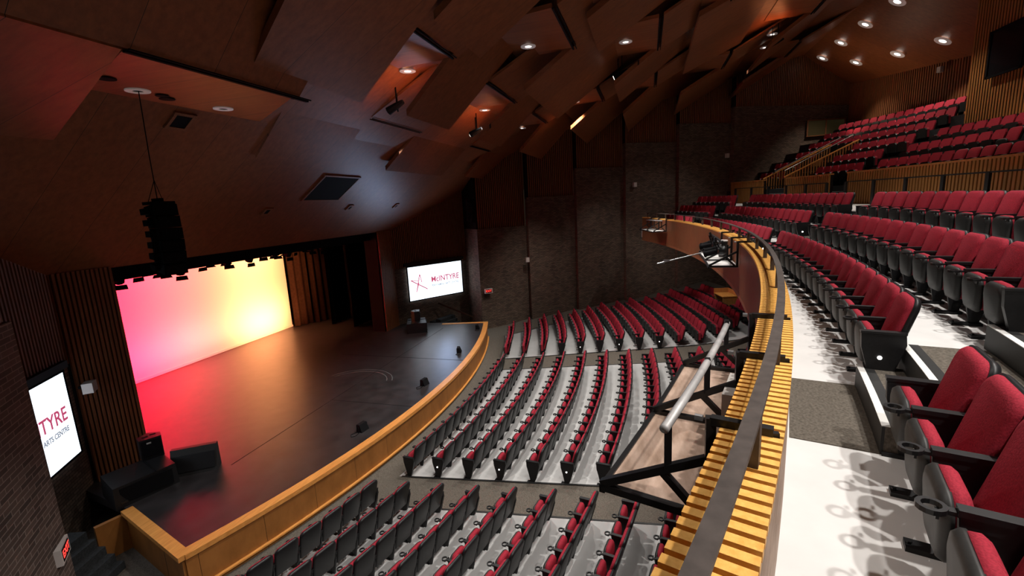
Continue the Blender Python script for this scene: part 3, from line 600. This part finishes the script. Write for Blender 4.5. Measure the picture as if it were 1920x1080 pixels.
for i, (x, y) in enumerate(((-7.05, 8.5), (-3.7, 7.86), (-.25, 7.62), (3.4, 7.8), (7.05, 8.3))):
    if i == 0: continue
    o = thing('floor_light', 'small black '+['', 'box lamp at the stage edge with red top and loose cable', 'box lamp at the stage edge before the middle of the apron', 'box lamp at the stage edge beyond the apron middle', 'box lamp at the far tip of the stage edge'][i], 'stage light', (x, y, 0), -.15 if i < 3 else .3, 'footlights along the stage edge')
    MB().hexa([(-.15,-.1,0), (.15,-.1,0), (.15,.1,0), (-.15,.1,0), (-.14,-.02,.22), (.14,-.02,.22), (.14,.09,.22), (-.14,.09,.22)]).build('body', 'matte', o); MB().box((0,.1,.12), (.24,.015,.16)).build('lens', 'glassy', o); MB().bar((-.17,0,0), (-.17,0,.18), .02).bar((.17,0,0), (.17,0,.18), .02).build('yoke', 'matte', o)
    mb = MB(); mb.tube([(-.15, .05, .012), (-.35, .12, .012), (-.45, .02, .012), (-.38, -.06, .012), (-.2, -.04, .012)], .008, 6); mb.build('cable', 'matte', o)
# line array speakers
def array(x, y, label):
    o = thing('line_array_speaker', label, 'speaker', (x, y, 5.30), -.15, 'hung line array speakers')
    MB().box((0, .02, 1.22), (.44, .44, .05)).box((0, .05, 1.27), (.07, .34, .06)).build('rigging_frame', 'matte', o)
    for k in range(6):
        th = (-.06, -.02, .03, .08, .13, .19)[k]; z = 1.09-.192*k
        c = link('cabinet', None, o); c.location = (0, (.0, -.03, -.045, -.045, -.03, .005)[k], z); c.rotation_euler = (th, 0, 0)
        MB().hexa([(-.25,-.20,-.096), (.25,-.20,-.096), (.20,.24,-.088), (-.20,.24,-.088), (-.25,-.20,.096), (.25,-.20,.096), (.20,.24,.088), (-.20,.24,.088)]).build('box', 'matte', c)
        MB().box((0,-.205,0), (.46,.02,.16)).build('grille', 'matte', c); MB().box((-.27, .1, 0), (.10, .18, .10)).build('side_horn', 'matte', c)
    MB().tube([(0, .05, 1.3), (-.01, .03, 2.0), (0, .0, 3.02)], .010, 6).tube([(-.15, .12, 1.25), (0, .04, 1.6)], .007, 5).tube([(.15, .12, 1.25), (0, .04, 1.6)], .007, 5).build('cable', 'matte', o)
    o.scale = (.76, .76, 1)
    return o
array(-8.3, 7.95, 'black curved line array speaker hanging on a cable before the near side of the stage'); array(9.2, 9.1, 'dark line array speaker hanging against the slatted wall on the far side of the stage')
# signs and wall boxes
def exit_sign(p, u, label):
    u = Vector((*u, 0)).normalized(); n = Vector((-u.y, u.x, 0)); o = link('exit_sign', None); tag(o, label, 'sign', 'exit signs')
    o.matrix_world = Matrix(((u.x, 0, -n.x, p[0]), (u.y, 0, -n.y, p[1]), (0, 1, 0, p[2]), (0,0,0,1)))
    MB().box((0,0,.05), (.46,.27,.12)).build('case', 'exitw', o); e = MB().box((0,0,.113), (.36,.2,.006)); e.build('face', 'matte', o)
    text('EXIT', .17, 'exitr', o, Matrix.Translation((0, 0, .118)))
du = (Vector(P[1])-Vector(P[0])).normalized()
exit_sign((10.16, 8.72, 1.36), (du.x, du.y), 'lit red exit sign on the first far brick panel beside the stage')
exit_sign((-10.2, 8.95, 1.16), (du.x, -du.y) if False else (du.x, -du.y), 'white framed red exit sign on the near brick wall below the screen')
for i, (p, l) in enumerate((((11.78, 6.75, 2.9), 'small pale box on the second far brick panel above the stalls'), ((15.35, .75, 6.93), 'small pale box on the tall brick panel level with the balcony end'), ((18.1, -4.75, 8.44), 'small pale box high on the rear brick panel'), ((14.4, -13.52, 11.5), 'small pale box on the slatted rear wall below the ceiling'))):
    o = thing('wall_box', l, 'wall box', p, 2.15 if i < 3 else .3); MB().box((0,0,0), (.2,.16,.26)).build('case', 'wbox', o); MB().box((0,-.085,0), (.14,.01,.18)).build('grille', 'ringw', o)
o = thing('control_desk', 'open wooden control desk among the rear stalls seats under the balcony', 'desk', (11.0, -3.85, .2), .25)
MB().box((0,0,.85), (1.1,.75,.04)).build('top', 'trim', o); MB().box((.0,-.36,.9), (1.1,.03,.4)).box((.54,0,.9), (.03,.75,.4)).build('screen_panel', 'slatl', o); MB().box((-.5,0,.4), (.04,.7,.85)).build('side', 'slatl', o); MB().box((.5,0,.4), (.04,.7,.85)).build('side', 'slatl', o)
# ------------------------------------------------------------------ seats
def outline(w, h, r, n=6, wb=None, rb=.03):
    wb = wb or w; P_ = []
    for cx, cz, rr, a0 in ((wb-rb, rb, rb, -PI/2), (w-r, h-r, r, 0), (-w+r, h-r, r, PI/2), (-wb+rb, rb, rb, PI)):
        for k in range(n+1): a = a0+PI/2*k/n; P_.append((cx+rr*Cs(a), cz+rr*S(a)))
    return P_
def T(y, z, rx): return Matrix.Translation((0, y, z)) @ Matrix.Rotation(rx, 4, 'X')
def seat_meshes(n, tag_):
    d = {}
    d['backrest'] = MB().pillow(outline(.264, .70, .10, n, .245), -.06, .03, T(-.235, .27, .27)).mesh('backrest'+tag_, 'black', True)
    d['back_cushion'] = MB().pillow(outline(.246, .605, .105, n, .225), .055, .05, T(-.262, .35, .27)).mesh('back_cushion'+tag_, 'red', True)
    d['seat'] = MB().pillow(outline(.222, .38, .11, n, .19, .1), .055, .045, T(-.095, .235, -.06), 0, .35).mesh('seat'+tag_, 'pan', True)
    d['seat_cushion'] = MB().pillow(outline(.205, .372, .12, n, .18, .1), -.085, .055, T(-.09, .25, -.06), 0, .55).mesh('seat_cushion'+tag_, 'red', True)
    mb = MB().box((0, -.215, .612), (.062, .30, .03)).box((0, -.215, .57), (.045, .28, .06))
    d['armrest'] = mb.mesh('armrest'+tag_, 'black')
    mb = MB().ring((0, .02, .600), .048, .02, .024, 14 if n > 3 else 9)
    d['cup_holder'] = mb.box((0, -.06, .597), (.04, .06, .02)).box((0, .0, .572), (.05, .012, .03)).mesh('cup_holder'+tag_, 'black')
    X = Matrix.Identity(4)
    mb = MB().prism([(-.018, y, z) for y, z in ((-.07,.58), (-.33,.58), (-.33,.42), (-.23,.03), (-.15,.03), (-.09,.36))], (.036,0,0)).box((0,-.13,.015), (.09,.26,.03)).tube([(0,-.02,.03), (0,-.02,.045)], .014, 6)
    d['leg'] = mb.mesh('leg'+tag_, 'black')
    mb = MB().prism([(-.03, y, z) for y, z in ((-.01,.60), (-.36,.60), (-.37,.5), (-.27,.14), (-.22,.03), (-.12,.03), (-.06,.3), (-.02,.45))], (.06,0,0)).box((0,-.185,.61), (.075,.36,.022)).box((0,-.16,.015), (.1,.28,.03))
    d['aisle_panel'] = mb.mesh('aisle_panel'+tag_, 'black')
    d['aisle_light'] = MB().disc((0,0,0), .019, 10, 0, (-1,0,0), .01).mesh('aisle_light'+tag_, 'ltdot')
    return d
LOD = [seat_meshes(6, ''), seat_meshes(3, '_plain')]
def make_seat(lv, lend, rend, light):
    d = LOD[lv]; o = link('theatre_seat', None)
    b = link('backrest', d['backrest'], o); link('back_cushion', d['back_cushion'], b)
    s_ = link('seat', d['seat'], o); link('seat_cushion', d['seat_cushion'], s_)
    if lend:
        p = link('aisle_panel', d['aisle_panel'], o); p.location.x = -.285
        if light: q = link('aisle_light', d['aisle_light'], p); q.location = (-.031, -.17, .36)
    if rend: p = link('aisle_panel', d['aisle_panel'], o); p.location.x = .285
    else:
        a = link('armrest', d['armrest'], o); a.location.x = .28; link('cup_holder', d['cup_holder'], a)
        l = link('leg', d['leg'], o); l.location.x = .28
    return o
PROTO = {}
# low detail mesh used for the one object of seats too far away to count
def add_far(mb, mtx):
    def A(vs, fs, mi): mb.add([mtx @ Vector(v) for v in vs], fs, mi)
    def pan(w, y0, z0, y1, z1, th, mi, c=.06):
        o = [(-w,0), (w,0), (w,.82), (w-c,1), (-w+c,1), (-w,.82)]
        vs = [(x, y0+(y1-y0)*t, z0+(z1-z0)*t) for x, t in o]+[(x, y0+(y1-y0)*t+th, z0+(z1-z0)*t) for x, t in o]
        A(vs, [(0,1,2,3,4,5)[::-1], (6,7,8,9,10,11)]+[(k, (k+1) % 6, 6+(k+1) % 6, 6+k) for k in range(6)], mi)
    pan(.262, -.30, .27, -.48, .95, .05, 0); pan(.24, -.27, .36, -.425, .94, .05, 1); pan(.226, -.09, .24, -.075, .64, .06, 2); pan(.216, -.19, .26, -.18, .655, .10, 1)
    A([(x, y, z) for x in (.26, .30) for y, z in ((-.34,.6), (-.04,.6), (-.1,.02), (-.24,.02))], [(0,1,2,3), (7,6,5,4), (0,4,5,1), (1,5,6,2), (2,6,7,3), (3,7,4,0)], 0)
seats = []   # (matrix, lend, rend, light, label, group)
def add_row(yc, xc, R, z, angs, sc, block, row, light, ends=(1, 1), group=None, end='near end'):
    n = len(angs)
    for i, a in enumerate(angs):
        m = Matrix.Translation((xc+R*S(a), yc-R*Cs(a), z)) @ Matrix.Rotation(a, 4, 'Z') @ Matrix.Scale(sc, 4)
        seats.append((m, i == 0 and ends[0], i == n-1 and ends[1], light, f'red tip-up seat, {ords[i]} from the {end}, {row} row of the {block}', group or block+' seats'))
def span(c0, n, d): return [c0+i*d for i in range(n)]
rown = ['front', 'second', 'third', 'fourth', 'fifth', 'sixth', 'seventh', 'eighth', 'ninth', 'tenth', 'eleventh', 'twelfth', 'thirteenth', 'fourteenth', 'fifteenth']
# balcony: rows A, B, C
for k, (R, z) in enumerate(((40.88, 4.195), (41.88, 4.645), (42.88, 5.095))):
    d = .56/(R+.15); sh = .0002*k
    if k == 0:
        an = span(-.2645, 6, -d)
        for i, a in enumerate(an):
            m = Matrix.Translation(pol(R, a, z)) @ Matrix.Rotation(a, 4, 'Z')
            # in this block the aisle is at the right hand of the first seat
            seats.append((m, False, i == 0, False, f'red tip-up seat, {ords[i]} from the aisle in the balcony corner block', 'balcony corner block seats'))
    b1 = span(-.2178+.002*k, 16, d)
    add_row(YB, 0, R, z, b1, 1, 'first balcony block', rown[k], k != 1, (k < 2, 1))
    add_row(YB, 0, R, z, span(.0215+.001*k, 15, d), 1, 'second balcony block', rown[k], k != 2)
    add_row(YB, 0, R, z, span(.2525, 7+(k > 0), d), 1, 'farthest balcony block', rown[k], k == 1)
# upper tier
for k in range(6):
    R, z = 47.33+.98*k, 6.25+.53*k; d = .56/(R+.3)
    if k < 3: add_row(YB, 0, R, z, [a for a in span(.1765-.002*k, 13, -d) if a > (.035, .075, .10)[k]][::-1], 1, 'booth upper block', rown[k], k == 1, (0, 1))
    st0 = (.2035, .2105, .203, .209, .2135, .218)[k]; en = (.272, .273, .276, .372, .374, .372)[k]
    add_row(YB, 0, R, z, [a for a in span(st0+.004, 16, d) if a < en], 1, 'central upper block', rown[k], k == 2, (1, 0))
    if k < 3: add_row(YB, 0, R, z, [a for a in span(.334+.003*k, 4, d) if a < .372], 1, 'upper wall block', rown[k], 0, (1, 0))
# stalls
dd = .526
for k in range(14):
    R = 30.05+.848*k; z = fz(R); d = dd/(R+.15)
    if k < 12:
        a0 = math.asin(-4.05/R); n = 15
        i0 = (0, 0, 0, 0, 0, 0, 0, 0, 9, 10, 10, 11)[k]
        an = span(a0+.0005*0, n, d)
        for i, a in enumerate(an):
            if i < i0: continue
            m = Matrix.Translation((.07+R*S(a), YO-R*Cs(a), z)) @ Matrix.Rotation(a, 4, 'Z') @ Matrix.Scale(.94, 4)
            seats.append((m, i == 0, i == n-1, k % 2 == 1, f'red tip-up seat, {ords[i]} from the near end, {rown[k]} row of the middle stalls', 'middle stalls seats'))
    x0 = 5.45+.08*k; x1 = (8.75, 9.2, 9.7, 10.15, 10.55, 10.95, 11.35, 11.75, 12.1, 12.5, 12.95, 13.2, 13.5, 13.6)[k]
    a0 = math.asin(x0/R); n = int(round((math.asin(x1/R)-a0)/d))+1
    if k > 10: a0 += d*(k-10)*1.0; n -= (k-10)
    add_row(YO, .07, R, z, span(a0, n, d), .94, 'far stalls', rown[k], k % 2 == 0)
    if k < 9:
        a0 = math.asin(-5.95/R); n = (8, 9, 9, 9, 8, 7, 6, 5, 4)[k]
        an = span(a0, n, -d)
        for i, a in enumerate(an):
            m = Matrix.Translation((.07+R*S(a), YO-R*Cs(a), z)) @ Matrix.Rotation(a, 4, 'Z') @ Matrix.Scale(.94, 4)
            seats.append((m, False, i == 0, False, f'red tip-up seat, {ords[i]} from the aisle, {rown[k]} row of the near stalls', 'near stalls seats'))
camp = Vector((-14.3095, 0, 6.2238)); Mi = co.matrix_world.inverted()
def shown(m):
    q = Mi @ (m @ Vector((0, -.2, .5)))
    if q.z > -.2: return 0
    x, y = 960+F*q.x/-q.z, 540-F*q.y/-q.z
    return 1/q.length if -120 < x < 2050 and -60 < y < 1300 else 0
seats = [s for s in seats if shown(s[0]) > 0 and (s[0].translation-Vector((11.0, -3.85, .3))).length > .95]
seats.sort(key=lambda s: -shown(s[0]))
far = MB(); NEAR = 300
for i, (m, le, re, lt, lab, grp) in enumerate(seats):
    if i >= NEAR: add_far(far, m); continue
    lv = 0 if 1/shown(m) < 12 else 1
    key = (lv, bool(le), bool(re), bool(lt) and bool(le))
    if key not in PROTO: PROTO[key] = make_seat(*key); o = PROTO[key]
    else: o = copy_tree(PROTO[key])
    o.matrix_world = m; tag(o, lab, 'seat', grp)
    if grp.startswith('balcony corner'):
        num = {'first': '2', 'second': '3', 'third': '4', 'fourth': '5', 'fifth': '6', 'sixth': '7'}[lab.split(', ')[1].split()[0]]
        pn = [c for c in o.children if c.name.startswith('seat')][0]
        dk = MB().disc((-.205, -.02, .575), .02, 14, 0, (0,1,.05), .012).build('number_disc', 'black', pn)
        text(num, .026, 'white_txt', dk, Matrix.Translation((-.205, -.007, .575)) @ Matrix.Rotation(PI, 4, 'Z') @ Matrix.Rotation(PI/2, 4, 'X'), 'numeral', .001)
fo = far.build('theatre_seats', ['black', 'red', 'pan']); fo['kind'] = 'stuff'; tag(fo, 'remaining red theatre seats in the distant rows', 'seats')
print('SEATS', len(seats))
# ------------------------------------------------------------------ lights
def spot(p, tgt, W, ang=100, col=(1, .93, .84), blend=.6, r=.12):
    l = bpy.data.lights.new('spot', 'SPOT'); l.energy = W; l.spot_size = math.radians(ang); l.spot_blend = blend; l.color = col; l.shadow_soft_size = r
    o = link('spot', l); o.location = p; o.rotation_euler = (Vector(tgt)-Vector(p)).to_track_quat('-Z', 'Y').to_euler(); return o
def area(p, tgt, W, sx, sy, col):
    l = bpy.data.lights.new('area', 'AREA'); l.shape = 'RECTANGLE'; l.size = sx; l.size_y = sy; l.energy = W; l.color = col
    o = link('area', l); o.location = p; o.rotation_euler = (Vector(tgt)-Vector(p)).to_track_quat('-Z', 'Y').to_euler(); return o
NW = (1, .95, .89)
# house lights over the stalls
for x, y, z, W in ((-7.2, 3.5, 9.6, 1000), (-1, 3.2, 10.3, 1300), (3.2, 5.8, 9.6, 1000), (7.4, 3.1, 10.4, 1000), (6.3, -2, 11.8, 1300), (-2.7, 5.9, 9.6, 900), (2.3, .7, 11, 1300)):
    spot((x, y, z-.12), (x, y-.3, 0), W*1.45, 95, NW)
# over the balcony
for x, y, z, W in ((-14.5, -4.0, 12.0, 1750), (-11.2, -4.3, 12.1, 1750), (-7.5, -4.2, 12.2, 1500), (-3, -4.4, 12.3, 1250), (2.5, -5.4, 12.8, 1000), (8, -5.0, 12.6, 700), (12.6, -4.6, 12.6, 450)):
    spot((x, y, z), (x, y+2.0, 4), W, 88, NW)
for x, y, z in ((13.79, -10.05, 13.6), (18.3, -11.2, 12.9), (12.58, -12.5, 12.1), (8.5, -9.6, 13.2), (4, -9, 13)): spot((x, y, z), (x, y, 5), 560, 95, (1, .88, .74))
spot((16.5, -10.2, 9.2), (16.5, -13, 14), 170, 150, (1, .78, .58), 1, .5)  # added unseen uplight, stands in for light bounced onto the rear ceiling
# far brick wash, plus spots added to brighten the rear stalls and plywood deck
for p, q, W in (((8.8, 6.0, 7.0), (12.4, 6.0, .8), 170), ((11.0, 2.2, 8.0), (14.8, 2.2, 1.2), 170), ((9.0, 1.4, 3.3), (16.4, -1.2, 1.8), 170), ((10.3, -2.4, 3.45), (11.2, -3.6, .2), 110), ((5.0, -2.9, 3.45), (5.6, -4, .2), 90), ((-10.4, 1.8, 10.6), (-10.4, -.1, 4.4), 420), ((10.5, -.2, 7.5), (11.3, -2.6, .3), 520)): spot(p, q, W, 70, NW, 1)
spot((1, 8.5, 8.2), (1, -2, 4.2), 260, 100, NW, 1, .3); spot((12.2, -1.4, 3.4), (16.8, -2.2, 2.0), 110, 110, NW, 1, .2); spot((9, -3.4, 3.4), (10, -6, .5), 60, 140, NW, 1, .2)  # unseen spots added to brighten the balcony front and the space beneath it
# cyclorama wash
PK, SA, AM = (1, .012, .05), (1, .19, .15), (1, .36, .13)
def wash(x, w, W, col, sp):
    for z, t, k in ((6.1, 2.7, .56), (.15, 1.3, .44)):
        l = area((x, 17.2, z), (x, 19.2, t), W*k, w, .3, col); l.data.spread = math.radians(sp)
wash(-3.7, 7.4, 1250, PK, 120); wash(.6, 3.2, 190, SA, 100); wash(4.4, 2.6, 470, AM, 110)
# amber light on the slatted returns and curtain
spot((-5.2, 11.6, 3.6), (-6.35, 12.97, .1), 30, 42, (1, .48, .1), 1); spot((5.2, 11.4, 3.6), (6.4, 12.97, .1), 26, 42, (1, .48, .1), 1)
spot((-3.2, 14.0, 2.4), (-6.9, 7.4, 8.32), 120, 19, (1, .22, .07), .9)  # added unseen spot, reddens the large ceiling recess
# added bluish spots standing in for light thrown back by the two projection screens
for p, q, a_ in (((9.2, 11.4, 2.2), (5.0, 7.0, 5.5), 130), ((-8.7, 11.6, 2.2), (-2.4, 5.0, 9.5), 62)): spot(p, q, 520, a_, (.45, .62, 1), 1, .8)
# amber glows of the cove spotlights on the ceiling
for x, y, z in ((3.2, 6.75, 9.0), (-2.3, 7.0, 8.9), (3.6, 1.3, 10.6)): spot((x, y, z), (x-.2, y+1.6, z-.5), 5, 40, (1, .5, .12), .8, .04)
w = bpy.data.worlds.new('world'); bpy.context.scene.world = w; w.use_nodes = True
w.node_tree.nodes['Background'].inputs[0].default_value = (1, .72, .5, 1); w.node_tree.nodes['Background'].inputs[1].default_value = .012
sc = bpy.context.scene; sc.view_settings.view_transform = 'Standard'; sc.view_settings.look = 'None'; sc.view_settings.exposure = 0

# lettering becomes ordinary mesh
bpy.context.view_layer.update(); dg = bpy.context.evaluated_depsgraph_get()
for o in [o for o in C.objects if o.type == 'FONT']:
    me = bpy.data.meshes.new_from_object(o.evaluated_get(dg)); n_ = o.name.split('.')[0]; p_, mb_ = o.parent, o.matrix_basis.copy()
    bpy.data.objects.remove(o); q = link(n_, me, p_); q.matrix_basis = mb_
